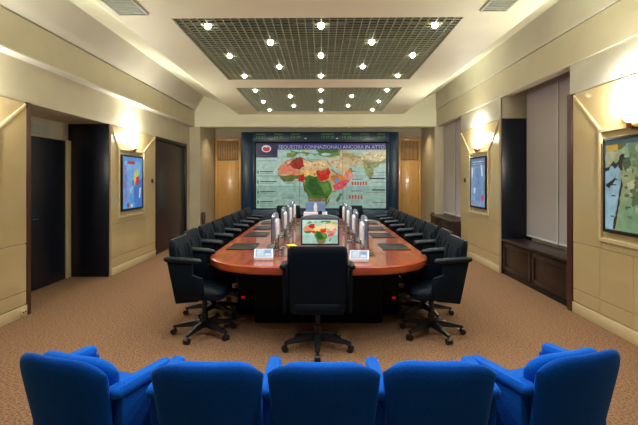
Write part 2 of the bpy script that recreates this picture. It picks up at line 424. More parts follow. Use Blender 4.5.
def spot(loc, watts, size=115, blend=0.6, rgb=(1, 0.98, 0.92), parent=None):
    l = bpy.data.lights.new('downlight_beam', 'SPOT'); l.energy = watts; l.spot_size = math.radians(size); l.spot_blend = blend
    l.color = rgb; l.shadow_soft_size = 0.05
    o = bpy.data.objects.new('downlight_beam', l); C.objects.link(o); o.location = loc
    if parent is not None: o.parent = parent
    return o
dproto = downlight_proto(); first = True
for gi, (y0, y1) in enumerate(HOLES):
    base = {0: 'grid over the blue seats', 1: 'near ceiling grid', 2: 'far ceiling grid'}[gi]
    step = 1.222
    for r in range(5):
        y = y0+0.24+r*step/2
        xs = (-1.225, 0.0, 1.225) if r % 2 == 0 else (-0.6125, 0.6125)
        nm = ('left', 'middle', 'right') if r % 2 == 0 else ('left', 'right')
        for x, nn in zip(xs, nm):
            if first: o = dproto; first = False
            else: o = copy_tree(dproto)
            o.location = (x, y, ZC-0.004)
            tag(o, '%s downlight in the %s row of the %s' % (nn, ORD[r], base), 'downlight', 'downlights in the ceiling grids')
            spot((0, 0, -0.05), DOWN_W, parent=o)
def ceiling_vent(x0, x1, y0, y1, label):
    t = empty('ceiling_vent', ((x0+x1)/2, (y0+y1)/2, ZC), 0, label, 'vent'); a, b = (x1-x0)/2, (y1-y0)/2
    obj('backing', box(-a, a, -b, b, -0.006, 0), VENTM, t)
    for q in ((-a, -a+0.02, -b, b), (a-0.02, a, -b, b), (-a, a, -b, -b+0.02), (-a, a, b-0.02, b)):
        obj('frame_bar', box(*q, -0.014, -0.006, 0.002), VENTM, t)
    n = 12
    for i in range(n):
        y = -b+0.03+(2*b-0.06)*i/n
        obj('slat', box(-a+0.02, a-0.02, y, y+0.016, -0.012, -0.006), VENTM, t)
ceiling_vent(-2.03, -1.73, 4.1, 4.69, 'grey ceiling vent at upper left of the near grid')
ceiling_vent(1.56, 1.82, 4.05, 4.63, 'grey ceiling vent at upper right of the near grid')
v = empty('slot_vent', (0, YE+0.15, BANDZ), 0, 'long slim pale slot vent under the far ceiling beam', 'vent')
obj('frame', box(-0.65, 0.72, -0.06, 0.06, -0.012, 0, 0.003), CEIL, v)
for k in range(3): obj('slot', box(-0.62, 0.69, -0.045+k*0.035, -0.03+k*0.035, -0.014, -0.011), BLACKPL, v)

# ------------------------------------------------------------------ sconces
def sconce(side, y, z, label):
    X = (XL+0.03) if side < 0 else (XR-0.03)
    t = empty('wall_sconce', (X, y, z), 0 if side < 0 else PI, label, 'sconce', 'glass wall sconces')
    # half bowl opening upwards, fluted shell
    prof = [(0.03, -0.075), (0.075, -0.06), (0.12, -0.02), (0.15, 0.04), (0.165, 0.095), (0.160, 0.095), (0.143, 0.04), (0.112, -0.016), (0.07, -0.052), (0.02, -0.066)]
    b2 = lathe(prof, 28, a0=-PI/2, a1=PI/2)
    for p in b2.verts:
        a = math.atan2(p.co.y, p.co.x); k = 1+0.035*math.cos(a*14)
        p.co.x *= k*0.75; p.co.y *= k*0.86; p.co.z *= 0.9
    obj('glass_bowl', b2, GLASSLIT, t)
    obj('back_plate', box(0.0, 0.012, -0.045, 0.045, -0.12, 0.02, 0.004), BRASS, t)
    bmq = tube((0.01, 0, -0.10), (0.055, 0, -0.085), 0.016); tube((0.055, 0, -0.11), (0.055, 0, -0.06), 0.022, 0.026, bm=bmq)
    obj('bracket', bmq, BRASS, t)
    obj('bulb', lathe([(0.0, 0.05), (0.02, 0.045), (0.028, 0.02), (0.02, -0.01), (0.012, -0.04), (0.0, -0.04)], 12, center=(0.07, 0, 0.03)), LAMP, t)
    l = bpy.data.lights.new('sconce_light', 'POINT'); l.energy = SCONCE_W; l.color = (1, 0.95, 0.82); l.shadow_soft_size = 0.06
    o = bpy.data.objects.new('sconce_light', l); C.objects.link(o); o.parent = t; o.location = (0.11, 0, 0.14)
sconce(-1, 8.27, 2.15, 'lit glass sconce above the screen on the left wall')
sconce(1, 8.80, 2.18, 'lit glass sconce above the screen on the far right bay')
sconce(1, 4.44, 2.14, 'lit glass sconce above the large map screen at the right edge')
sconce(-1, 4.25, 2.15, 'lit glass sconce on the left wall bay nearest the camera')

# ------------------------------------------------------------------ wall screens
def wall_screen(side, yc, shapes, label, texts=(), wdt=0.92, z0=1.01, z1=1.97):
    X = (XL+0.012) if side < 0 else (XR-0.012)
    t = empty('wall_screen', (X, yc, z0), 0 if side < 0 else PI, label, 'screen', 'flat screens set in the wall bays')
    hgt = z1-z0
    b2 = box(0, 0.03, -wdt/2, wdt/2, 0, hgt, 0.004)
    obj('casing', b2, BLACKPL, t)
    for q in ((-wdt/2, -wdt/2+0.03, 0, hgt), (wdt/2-0.03, wdt/2, 0, hgt), (-wdt/2+0.03, wdt/2-0.03, 0, 0.035), (-wdt/2+0.03, wdt/2-0.03, hgt-0.03, hgt)):
        obj('bezel', box(0.03, 0.042, *q, 0.003), BLACKPL, t)
    iw, ih = wdt-0.06, hgt-0.065
    # u 0..100 left to right as seen from the room, v 0..100 downwards.
    # left wall (normal +x): viewer's right is +y ; right wall uses the same after rotation by pi
    def mp(u, v, i): return (0.0315+0.0003*i, (u/100-0.5)*iw, 0.035+(1-v/100)*ih)
    picture('screen_picture', shapes, mp, t, texts)
    return t
sh = [((92, 158, 226), R(0, 0, 100, 100)), ((128, 186, 240), R(10, 8, 90, 34)), ((60, 120, 205), [(55, 60), (100, 40), (100, 100), (60, 100)]),
      ((120, 170, 232), [(20, 30), (60, 22), (50, 70), (24, 80)]),
      ((196, 60, 80), R(22, 8, 62, 14)),
      ((205, 216, 120), [(60, 26), (78, 24), (82, 36), (66, 44), (54, 56), (46, 62), (50, 46)]),
      ((226, 206, 90), [(54, 38), (70, 32), (68, 44), (56, 52)]),
      ((206, 40, 52), [(66, 40), (80, 36), (84, 48), (76, 56), (66, 54)]),
      ((96, 120, 110), [(48, 46), (56, 44), (54, 56), (46, 58)]), ((170, 196, 200), [(36, 62), (48, 58), (44, 68), (34, 72)]),
      ((150, 60, 70), ELL(26, 94, 6, 5)), ((226, 236, 246), R(40, 92, 48, 98)), ((240, 244, 250), [(84, 62), (92, 60), (88, 82), (82, 80)])]
for k in range(16): sh.append(((176, 96, 150), R(8, 17+k*4.4, 18, 19.6+k*4.4)))
wall_screen(-1, 8.27, sh, 'lit screen with a light blue map on the left wall')
wall_screen(-1, 4.25, sh[:4], 'lit blue screen on the left wall bay nearest the camera')
sh = [((128, 160, 200), R(0, 0, 100, 100)), ((98, 128, 170), R(0, 0, 100, 16)), ((110, 146, 196), [(30, 20), (80, 18), (70, 90), (34, 88)]),
      ((196, 210, 226), R(14, 6, 90, 8)), ((180, 196, 214), R(14, 11, 80, 12.5)),
      ((226, 236, 246), [(6, 18), (18, 20), (14, 42), (6, 40)]), ((226, 236, 246), [(70, 14), (80, 14), (84, 38), (74, 36)]), ((236, 240, 250), [(22, 62), (34, 62), (32, 74), (22, 72)]),
      ((86, 150, 140), [(86, 50), (98, 46), (98, 66), (88, 66)]), ((206, 60, 80), ELL(83, 82, 8, 7)), ((196, 80, 100), R(4, 90, 20, 93)), ((70, 90, 110), R(46, 34, 52, 38)), ((80, 100, 120), R(54, 48, 60, 52)), ((86, 110, 120), R(40, 58, 46, 61)),
      ((176, 120, 140), R(4, 95, 46, 97))]
wall_screen(1, 8.80, sh, 'lit screen with a pale blue grey map on the far right bay', (), 0.86)
sh = [((128, 168, 172), R(0, 0, 100, 100)), ((150, 186, 200), [(0, 34), (28, 30), (26, 60), (18, 98), (0, 98)]),
      ((150, 158, 112), [(0, 0), (100, 0), (100, 100), (17, 100), (22, 84), (26, 64), (29, 48), (27, 38), (31, 33), (26, 24), (19, 30), (13, 24), (6, 31), (0, 33)]),
      ((118, 142, 98), [(40, 8), (100, 6), (100, 44), (60, 40), (46, 24)]), ((126, 158, 118), [(34, 70), (60, 62), (100, 70), (100, 100), (26, 100)]),
      ((64, 92, 96), R(0, 0, 100, 5)),
      ((104, 96, 50), [(18, 4), (38, 4), (38, 11), (18, 11)]), ((214, 166, 50), R(3, 5, 24, 11)),
      ((176, 180, 140), [(2, 13), (24, 13), (18, 21), (8, 28), (2, 30)]),
      ((34, 38, 30), [(0, 31), (8, 30), (15, 23), (20, 26), (26, 22), (30, 16), (36, 16), (37, 22), (32, 26), (33, 34), (29, 34), (25, 27), (19, 32), (12, 28), (6, 34), (0, 35)]),
      ((30, 34, 32), [(2, 49), (8, 47), (14, 44), (20, 41), (18, 46), (14, 50), (8, 54), (3, 52)]),
      ((40, 46, 36), [(29, 42), (33, 48), (30, 60), (27, 72), (23, 86), (19, 99), (15, 99), (20, 84), (24, 70), (26, 58)]),
      ((78, 96, 60), [(34, 22), (44, 18), (48, 28), (40, 36), (35, 32)]), ((196, 190, 146), [(40, 48), (52, 44), (60, 52), (46, 60)]), ((90, 110, 70), [(50, 58), (66, 54), (62, 70), (48, 70)])]
sh = [(c_, [(min(100, max(0, u)), min(100, max(0, v))) for u, v in jag(p_, 0.16, 2, i_)] if len(p_) > 4 else p_) for i_, (c_, p_) in enumerate(sh)]
random.seed(3)
for k in range(60):
    u, v = random.uniform(36, 96), random.uniform(8, 96); c_ = random.choice(((104, 122, 84), (176, 184, 140), (84, 104, 76), (150, 176, 140)))
    sh.append((c_, [(min(100, max(0, a)), min(100, max(0, b))) for a, b in jag(ELL(u, v, random.uniform(2, 6), random.uniform(1.5, 4), 7), 0.25, 2, k)]))
for k in range(16):
    u, v = random.uniform(36, 92), random.uniform(14, 92)
    sh.append(((60, 74, 56), R(u, v, u+random.uniform(4, 9), v+1.4)))
for k, v in enumerate((43, 49, 61, 84)): sh.append(((50, 40, 40), R(20-k*1.5, v, 28-k*2, v+1.3)))
wall_screen(1, 4.44, sh, 'large lit screen with a teal coastline map at the right edge')

# ------------------------------------------------------------------ video wall
VY = 13.0; K = VY/469.0
def px(x): return (x-321)*K
def pz(y): return EYE-(y-179.3)*K
vw = empty('video_wall', (0, VY, 0), 0, 'large video wall in a dark blue frame showing a map of Africa', 'video wall')
fx0, fx1, fz1 = px(241), px(398.5), pz(132)
sx0, sx1, sz1, sz0 = px(256), px(386), pz(143.3), pz(208.3)
fz0 = 0.12
obj('frame_side', box(fx0, sx0-0.10, 0, 0.55, fz0, fz1, 0.02), BLUEFR, vw)
obj('frame_side', box(sx1+0.10, fx1, 0, 0.55, fz0, fz1, 0.02), BLUEFR, vw)
obj('frame_top', box(sx0-0.10, sx1+0.10, 0.0, 0.55, sz1+0.03, fz1, 0.01), BLUEFR, vw)
obj('frame_bottom', box(sx0-0.10, sx1+0.10, 0.0, 0.55, fz0, sz0-0.03, 0.01), BLUEFR, vw)
for a, b in ((sx0-0.10, sx0-0.02), (sx1+0.02, sx1+0.10)): obj('inner_frame', box(a, b, -0.03, 0.5, sz0-0.03, sz1+0.03, 0.01), BLUEFR, vw)
obj('plinth', box(fx0+0.05, fx1-0.05, 0.05, 0.55, 0, fz0), BLACKPL, vw)
for i in range(3):
    for j in range(2):
        a, b = sx0+(sx1-sx0)*i/3, sx0+(sx1-sx0)*(i+1)/3; c, e = sz0+(sz1-sz0)*j/2, sz0+(sz1-sz0)*(j+1)/2
        obj('display_panel', box(a+0.001, b-0.001, 0.02, 0.4, c+0.001, e-0.001), BLACKPL, vw)
TEAL = (172, 204, 190)
AF = [(TEAL, R(256, 143.3, 386, 208.3)), ((150, 184, 170), R(256, 186, 386, 208.3)),
      # asia
      ((206, 188, 138), [(338, 149.5), (386, 149.5), (386, 162), (380, 164), (374, 168), (371, 178), (368.5, 178), (365, 170), (361, 165), (352, 163), (345, 160), (340, 156)]),
      ((146, 148, 96), [(363, 160), (372, 162), (381, 161), (386, 159), (386, 163), (380, 164), (374, 168), (371, 178), (368.5, 178), (365, 170)]),
      ((222, 206, 160), [(362, 152), (378, 151), (386, 153), (386, 158), (374, 160), (366, 158)]),
      ((168, 156, 98), [(342, 152), (352, 154), (360, 157), (352, 159), (343, 157)]),
      # europe
      ((118, 142, 78), [(290, 150), (341, 149.5), (340, 155), (333, 157), (323, 156.5), (318, 154), (315, 156), (311, 153), (307, 156), (303, 151.5), (297, 154), (292.5, 158), (286.5, 157.5), (286.5, 153), (291, 152.5)]),
      ((70, 110, 58), [(316, 150), (338, 150), (338, 152), (330, 153), (318, 152)]), ((186, 214, 206), ELL(326, 154.2, 4.5, 1.4)), ((206, 196, 140), R(303, 150, 309, 151.5)),
      # arabia, iran
      ((226, 196, 150), [(327, 157.5), (337, 158), (346, 164), (353, 168.5), (349, 172), (343, 174), (336, 169), (331, 163)]),
      ((216, 186, 136), [(336, 156), (345, 158), (358, 163), (356, 166), (348, 164.5), (341, 160)]),
      # whole continent as a dark coast line with a sandy fill
      ((70, 74, 52), [(277.6, 169), (280, 166), (286, 160.6), (293, 158.4), (298, 157.8), (304, 158), (305, 160), (312, 161.4), (318, 159.4), (328, 160.4), (333, 170), (339, 175), (344, 176), (351.4, 167.8), (352.6, 174), (347, 183), (336, 191), (332.6, 192), (329.6, 199), (326, 206), (320, 208.2), (313.6, 208.2), (308.4, 202), (306.4, 193), (303.4, 186), (303.6, 182.4), (292, 181.8), (285.6, 181.6), (280.4, 178.6), (277.4, 174)]),
      ((196, 176, 120), [(278.4, 169), (280.6, 166.4), (286.4, 161.2), (293, 159), (298, 158.4), (303.4, 158.6), (304.6, 160.6), (312, 162), (318, 160), (327.4, 161), (332.4, 170.4), (338.6, 175.6), (344, 176.6), (350.8, 168.6), (352, 174), (346.4, 182.6), (335.6, 190.4), (332, 191.6), (329, 198.6), (325.4, 205.4), (319.6, 208.1), (314, 208.1), (309, 201.6), (307, 192.8), (304, 186), (304.2, 181.8), (292, 181.2), (286, 181), (281, 178.2), (278, 174)]),
      # north africa
      ((222, 150, 110), [(280, 167), (286, 161), (292, 159), (296, 158), (290, 166), (288, 170), (282, 171)]),
      ((168, 40, 34), [(287.5, 164.5), (292, 161), (293, 159.5), (298, 158.5), (303, 158.5), (303.5, 162), (304.5, 166.5), (299, 170), (294, 168.5)]),
      ((84, 84, 34), [(294, 159.5), (298, 158.5), (297, 161), (294, 161.5)]),
      ((234, 196, 144), [(303.5, 160), (308, 160.5), (312, 162), (318, 160), (327, 161), (331, 168), (318, 170), (305, 171), (304.5, 166)]),
      ((230, 130, 100), [(278.5, 168), (282, 165), (288, 166), (297, 171), (301, 172), (300, 175), (279, 174.5)]),
      ((240, 188, 110), [(300, 170.5), (306, 169.5), (318, 170), (318, 176), (304, 176), (300, 174)]),
      ((92, 110, 48), [(278, 174.5), (290, 175), (301, 175), (299, 178.5), (293, 181), (286, 181), (281, 178)]),
      ((186, 34, 28), [(299, 175.5), (304, 174), (305, 179), (303, 182), (299, 181)]),
      ((196, 34, 26), [(317, 170), (329, 168.5), (330, 174), (327, 180), (322, 182), (318, 179)]),
      ((226, 60, 44), [(319, 171), (327, 170), (326, 174), (320, 175)]),
      # central and south
      ((64, 118, 40), [(304.5, 177), (309, 175), (317, 176), (320, 181.5), (327, 180.5), (331, 184), (332, 190), (329, 196), (327, 203), (320, 208.2), (314, 208.2), (309, 202), (307, 193), (304, 186)]),
      ((40, 88, 30), [(310, 178), (317, 178), (319, 186), (326, 188), (322, 196), (312, 196), (308, 188)]), ((98, 138, 58), [(320, 183), (328, 183), (330, 190), (324, 193)]),
      ((130, 110, 62), [(308, 198), (327, 198), (324, 204), (319, 208.2), (315, 208.2), (310, 203)]),
      ((226, 122, 34), [(330, 177), (337, 174), (343, 176), (348, 170), (350.5, 168.5), (347, 176), (341, 181), (334, 182)]),
      ((104, 146, 206), ELL(337, 180, 3, 2)),
      ((222, 84, 92), [(333, 185), (338, 182), (344, 180), (352, 174), (349, 182), (342, 189), (334, 190)]),
      ((236, 150, 130), [(343, 174), (352, 172), (354, 177), (347, 181)]),
      ((84, 118, 62), [(336, 201), (337.5, 197), (341.5, 192.5), (342.5, 194.5), (339.5, 200), (337.5, 202)]),
      # header
      ((40, 40, 92), R(256, 143.3, 386, 149.6)), ((74, 70, 146), R(277.5, 144.2, 386, 144.8)),
      ((20, 18, 66), R(256, 143.3, 277.6, 157.6)), ((70, 70, 140), R(259, 155.3, 274, 155.8)),
      ((226, 216, 226), ELL(266.3, 148.6, 4.8, 3.6)), ((150, 30, 60), ELL(266.3, 149.0, 3.6, 2.4)), ((206, 30, 50), [(262.8, 147.5), (265.2, 148), (266.3, 149), (267.4, 148), (269.8, 147.5), (268.4, 150), (266.3, 151.4), (264.2, 150)]),
      ((236, 230, 236), ELL(266.3, 146.6, 1.1, 1.0)),
      ((70, 96, 96), R(257, 160.6, 276, 161.0))]
for k, v in enumerate((172, 182, 192, 202)):
    AF += [((40, 40, 50), R(257.2, v-1.4, 258.6, v+1.6)), ((66, 74, 84), R(260, v-0.9, 260+(13, 17, 15, 13)[k], v+0.2)), ((110, 132, 128), R(260, v+1.3, 274, v+1.8)),
           ((96, 124, 120), R(258, v+3.9, (280, 295, 300, 276)[k], v+4.25))]
AF += [((96, 124, 120), R(294.8, 175, 295.1, 186.2)), ((96, 124, 120), R(299.8, 181, 300.1, 196)), ((60, 84, 84), R(286, 182.6, 294, 183.3)), ((60, 84, 84), R(282, 197.6, 293, 198.3)),
       ((80, 96, 96), R(343.0, 180, 343.3, 206)), ((80, 96, 96), R(346.8, 172, 347.1, 200)), ((90, 110, 110), R(318, 163, 318.2, 176)),
       ((90, 60, 60), R(351, 170.8, 356, 171.6)), ((70, 90, 90), R(308, 159.6, 316, 160.0)),
       ((50, 60, 70), R(352, 178.9, 361, 179.6)), ((50, 60, 70), R(351, 190.6, 362, 191.3)),
       ((40, 46, 56), R(369, 177.8, 385, 179.2)), ((36, 40, 50), R(372, 189.3, 385, 190.6)), ((130, 60, 60), R(366, 192, 385, 192.5)), ((90, 60, 60), R(372, 202, 385, 202.6)), ((100, 120, 120), R(376, 172, 385, 172.5)), ((110, 130, 130), R(371, 182, 385, 182.5))]
for k in range(6): AF.append(((196, 40, 36), R(351.8+k*2.7, 181.6, 353.3+k*2.7, 185.2)))
for k in range(5): AF.append(((196, 40, 36), R(349.0+k*2.9, 195.0, 350.6+k*2.9, 198.8)))
_sh = []
for _i, (_c, _p) in enumerate(AF):
    land = len(_p) >= 5 and len(_p) < 40 and min(v for u, v in _p) >= 149.4 and len(_p) != 20
    _sh.append((_c, [(min(386, max(256, u)), min(208.2, max(149.5, v))) for u, v in jag(_p, 0.14, 2, _i)] if land else _p))
AF = _sh
random.seed(11)
def _inside(p, poly):
    c = False
    for i in range(len(poly)):
        (x0, y0), (x1, y1) = poly[i-1], poly[i]
        if (y0 > p[1]) != (y1 > p[1]) and p[0] < (x1-x0)*(p[1]-y0)/(y1-y0)+x0: c = not c
    return c
_spots = []
for _c, _p in AF[:38]:           # relief mottling inside each land shape
    if len(_p) < 20 or len(_p) == 20: continue
    xs_ = [q[0] for q in _p]; ys_ = [q[1] for q in _p]
    for _k in range(int((max(xs_)-min(xs_))*(max(ys_)-min(ys_))/9)):
        q = (random.uniform(min(xs_), max(xs_)), random.uniform(min(ys_), max(ys_))); r_ = random.uniform(0.5, 1.3)
        if all(_inside((q[0]+dx*r_, q[1]+dy*r_), _p) for dx, dy in ((-1, 0), (1, 0), (0, -1), (0, 1))):
            f_ = random.choice((0.72, 0.82, 1.14, 1.22))
            _spots.append((_c, tuple(min(255, x*f_) for x in _c), jag(ELL(q[0], q[1], r_*1.2, r_*0.8, 6), 0.2, 1, _k)))
_out = []
for _c, _p in AF:
    _out.append((_c, _p))
    if len(_p) > 20:
        _out += [(b_, p_) for a_, b_, p_ in _spots if a_ == _c]; _spots = [z_ for z_ in _spots if z_[0] != _c]
AFD = _out
tx = [((172, 170, 208), 'SEQUESTRI CONNAZIONALI ANCORA IN ATTO', 331.5, 147.2, 4.9, 0.05, 'CENTER', len(AFD)+4)]
picture('screen_picture', AFD, lambda u, v, i: (px(u), 0.0195-0.000035*i, pz(v)), vw, tx)
for i in (1, 2): obj('seam', box(sx0+(sx1-sx0)*i/3-0.003, sx0+(sx1-sx0)*i/3+0.003, 0.001, 0.019, sz0, sz1), BLACKPL, vw)
obj('seam', box(sx0, sx1, 0.001, 0.019, (sz0+sz1)/2-0.003, (sz0+sz1)/2+0.003), BLACKPL, vw)
# led clocks on the top frame
def led(txt, xa, xb, m, y=137.4):
    me = textmesh(txt, 0.085, 0.0)
    o = link('led_clock', me, m, vw, 0)
    bw = max(v.co.x for v in me.vertices)-min(v.co.x for v in me.vertices)
    o.rotation_euler = (PI/2, 0, 0); o.scale = ((xb-xa)*K/bw, 1, 1); o.location = (px((xa+xb)/2), -0.012, pz(y))
for txt, a, b in (('12.37', 256, 265), ('13.37', 274, 283), ('14.37', 291, 300), ('13.37.20', 321, 334), ('15.37', 342, 351), ('17.07', 360, 369), ('20.37', 377, 385)):
    led(txt, a, b, GREENLED)
    obj('clock_label', box(px(a), px(b), -0.013, -0.009, pz(134.4), pz(133.9)), MATS['vent_metal'], vw)
for x in (305.6, 337.2): obj('clock_label', box(px(x-1), px(x+1), -0.014, -0.009, pz(139), pz(138)), PALELED, vw)
# amber cupboards either side
def cupboard(x0, x1, label):
    t = empty('amber_cupboard', (x0, 13.6, 0), 0, label, 'cupboard', 'amber cupboards beside the video wall')
    wd = x1-x0
    obj('side_stile', box(0, 0.07, -0.05, 0, 0, 2.76, 0.004), AMBER, t); obj('side_stile', box(wd-0.07, wd, -0.05, 0, 0, 2.76, 0.004), AMBER, t)
    obj('top_rail', box(0.07, wd-0.07, -0.05, 0, 2.66, 2.76, 0.004), AMBER, t)
    dd = obj('door', box(0.075, wd-0.075, -0.045, 0, 0.02, 2.09, 0.004), AMBER, t)
    obj('knob', lathe([(0, -0.02), (0.014, -0.018), (0.014, 0), (0.006, 0.01)], 10, center=(0.13, -0.06, 1.1)), BRASS, dd)
    gr = obj('grille', box(0.075, wd-0.075, -0.02, 0, 2.11, 2.65), GRILLEM, t)
    n = 12
    for i in range(n):
        x = 0.085+(wd-0.17)*i/n; obj('slat', box(x, x+0.022, -0.04, -0.02, 2.12, 2.64, 0.003), AMBER, gr)
cupboard(-3.08, -2.32, 'tall amber wood cupboard with slatted grille left of the video wall')
cupboard(2.24, 2.88, 'tall amber wood cupboard with slatted grille right of the video wall')
for x, nn in ((-2.55, 'left'), (2.45, 'right')):
    t = empty('alcove_downlight', (x, 12.62, 3.06), 0, 'small round downlight over the %s amber cupboard' % nn, 'downlight')
    obj('ring', lathe([(0.045, 0), (0.06, -0.006), (0.06, 0)], 18), BRACKET, t)
    obj('lamp', lathe([(0.0, -0.003), (0.045, -0.003), (0.045, 0)], 18), LAMP, t)
    spot((0, 0, -0.02), ALCOVE_W, 120, 0.7, (1, 0.76, 0.46), t)
for x, nn in ((-3.03, 'left'), (2.86, 'right')):
    t = empty('barrier_post', (x, 12.06, 0), 0, 'slim dark brown post standing at the %s edge of the alcove' % nn, 'post')
    obj('post', box(-0.04, 0.04, -0.04, 0.04, 0.02, 0.70, 0.006), REDWOOD, t); obj('foot', box(-0.06, 0.06, -0.06, 0.06, 0, 0.02, 0.004), BLACKPL, t)

# ------------------------------------------------------------------ conference table
TY0, TY1, TH, TZ = 4.33, 9.75, 1.165, 0.74
def outline(inset=0.0, n=10):
    hw = TH-inset; y0, y1 = TY0+inset, TY1-inset; r = max(0.08, 0.62-inset); pts = []
    for cx, cy, a0 in ((hw-r, y0+r, -PI/2), (hw-r, y1-r, 0), (-hw+r, y1-r, PI/2), (-hw+r, y0+r, PI)):
        for k in range(n+1):
            a = a0+PI/2*k/n; pts.append((cx+r*math.cos(a), cy+r*math.sin(a)))
    # gentle bow of the ends, and extra points along the end edge
    out = []
    for i, (x, y) in enumerate(pts):
        out.append((x, y))
    def bow(x, y):
        if y < (TY0+TY1)/2: return (x-0.03, y+0.14*(x/TH)**2)
        return (x-0.03, y-0.10*(x/TH)**2)
    dense = []
    for i in range(len(out)):
        p, q = out[i], out[(i+1) % len(out)]
        m = max(1, int(math.hypot(q[0]-p[0], q[1]-p[1])/0.15)) if abs(q[1]-p[1]) < 0.01 else 1
        for k in range(m): dense.append(bow(p[0]+(q[0]-p[0])*k/m, p[1]+(q[1]-p[1])*k/m))
    return dense
tb = empty('conference_table', (0, 0, 0), 0, 'long cherry wood conference table with rounded corners', 'table')
def ring_slab(o1, z0, z1, m, name, rnd=0.0):
    rings = [[(x, y, z0) for x, y in o1]]
    if rnd:
        c = Vector((-0.03, (TY0+TY1)/2))
        pr = [(0.0, 0.0), (0.0, 0.0)]
        def off(d):
            res = []
            n = len(o1)
            for i in range(n):
                a, b = Vector(o1[i-1]), Vector(o1[(i+1) % n]); t = (b-a).normalized(); nrm = Vector((t.y, -t.x))
                res.append((o1[i][0]-nrm.x*d, o1[i][1]-nrm.y*d))
            return res
        H = z1-z0
        rings = [[(x, y, z0) for x, y in off(rnd)], [(x, y, z0+rnd*0.6) for x, y in off(rnd*0.25)], [(x, y, z0+H*0.5) for x, y in off(0)],
                 [(x, y, z1-rnd*0.6) for x, y in off(rnd*0.2)], [(x, y, z1) for x, y in off(rnd)]]
    else: rings.append([(x, y, z1) for x, y in o1])
    return obj(name, loft(rings), m, tb, 35)
ring_slab(outline(0.0), TZ-0.085, TZ-0.001, TABLEE, 'edge', 0.018)
ring_slab(outline(0.022), TZ-0.03, TZ, TABLEW, 'top')
ring_slab(outline(0.56), TZ-0.02, TZ+0.0015, INLAY, 'inlay_line')
ring_slab(outline(0.575), TZ-0.02, TZ+0.0025, TABLEC, 'centre_panel')
obj('pedestal', box(-0.72, 0.66, 5.05, 9.1, 0.0, TZ-0.085, 0.02), PEDM, tb)
obj('pedestal_wing', box(-0.95, 0.89, 5.35, 5.42, 0.0, TZ-0.085, 0.01), PEDM, tb)
obj('pedestal_wing', box(-0.95, 0.89, 8.7, 8.77, 0.0, TZ-0.085, 0.01), PEDM, tb)
for x in (-0.89, 0.83): obj('power_light', box(x-0.02, x+0.02, 5.34, 5.352, 0.19, 0.215, 0.004), REDLED, tb)

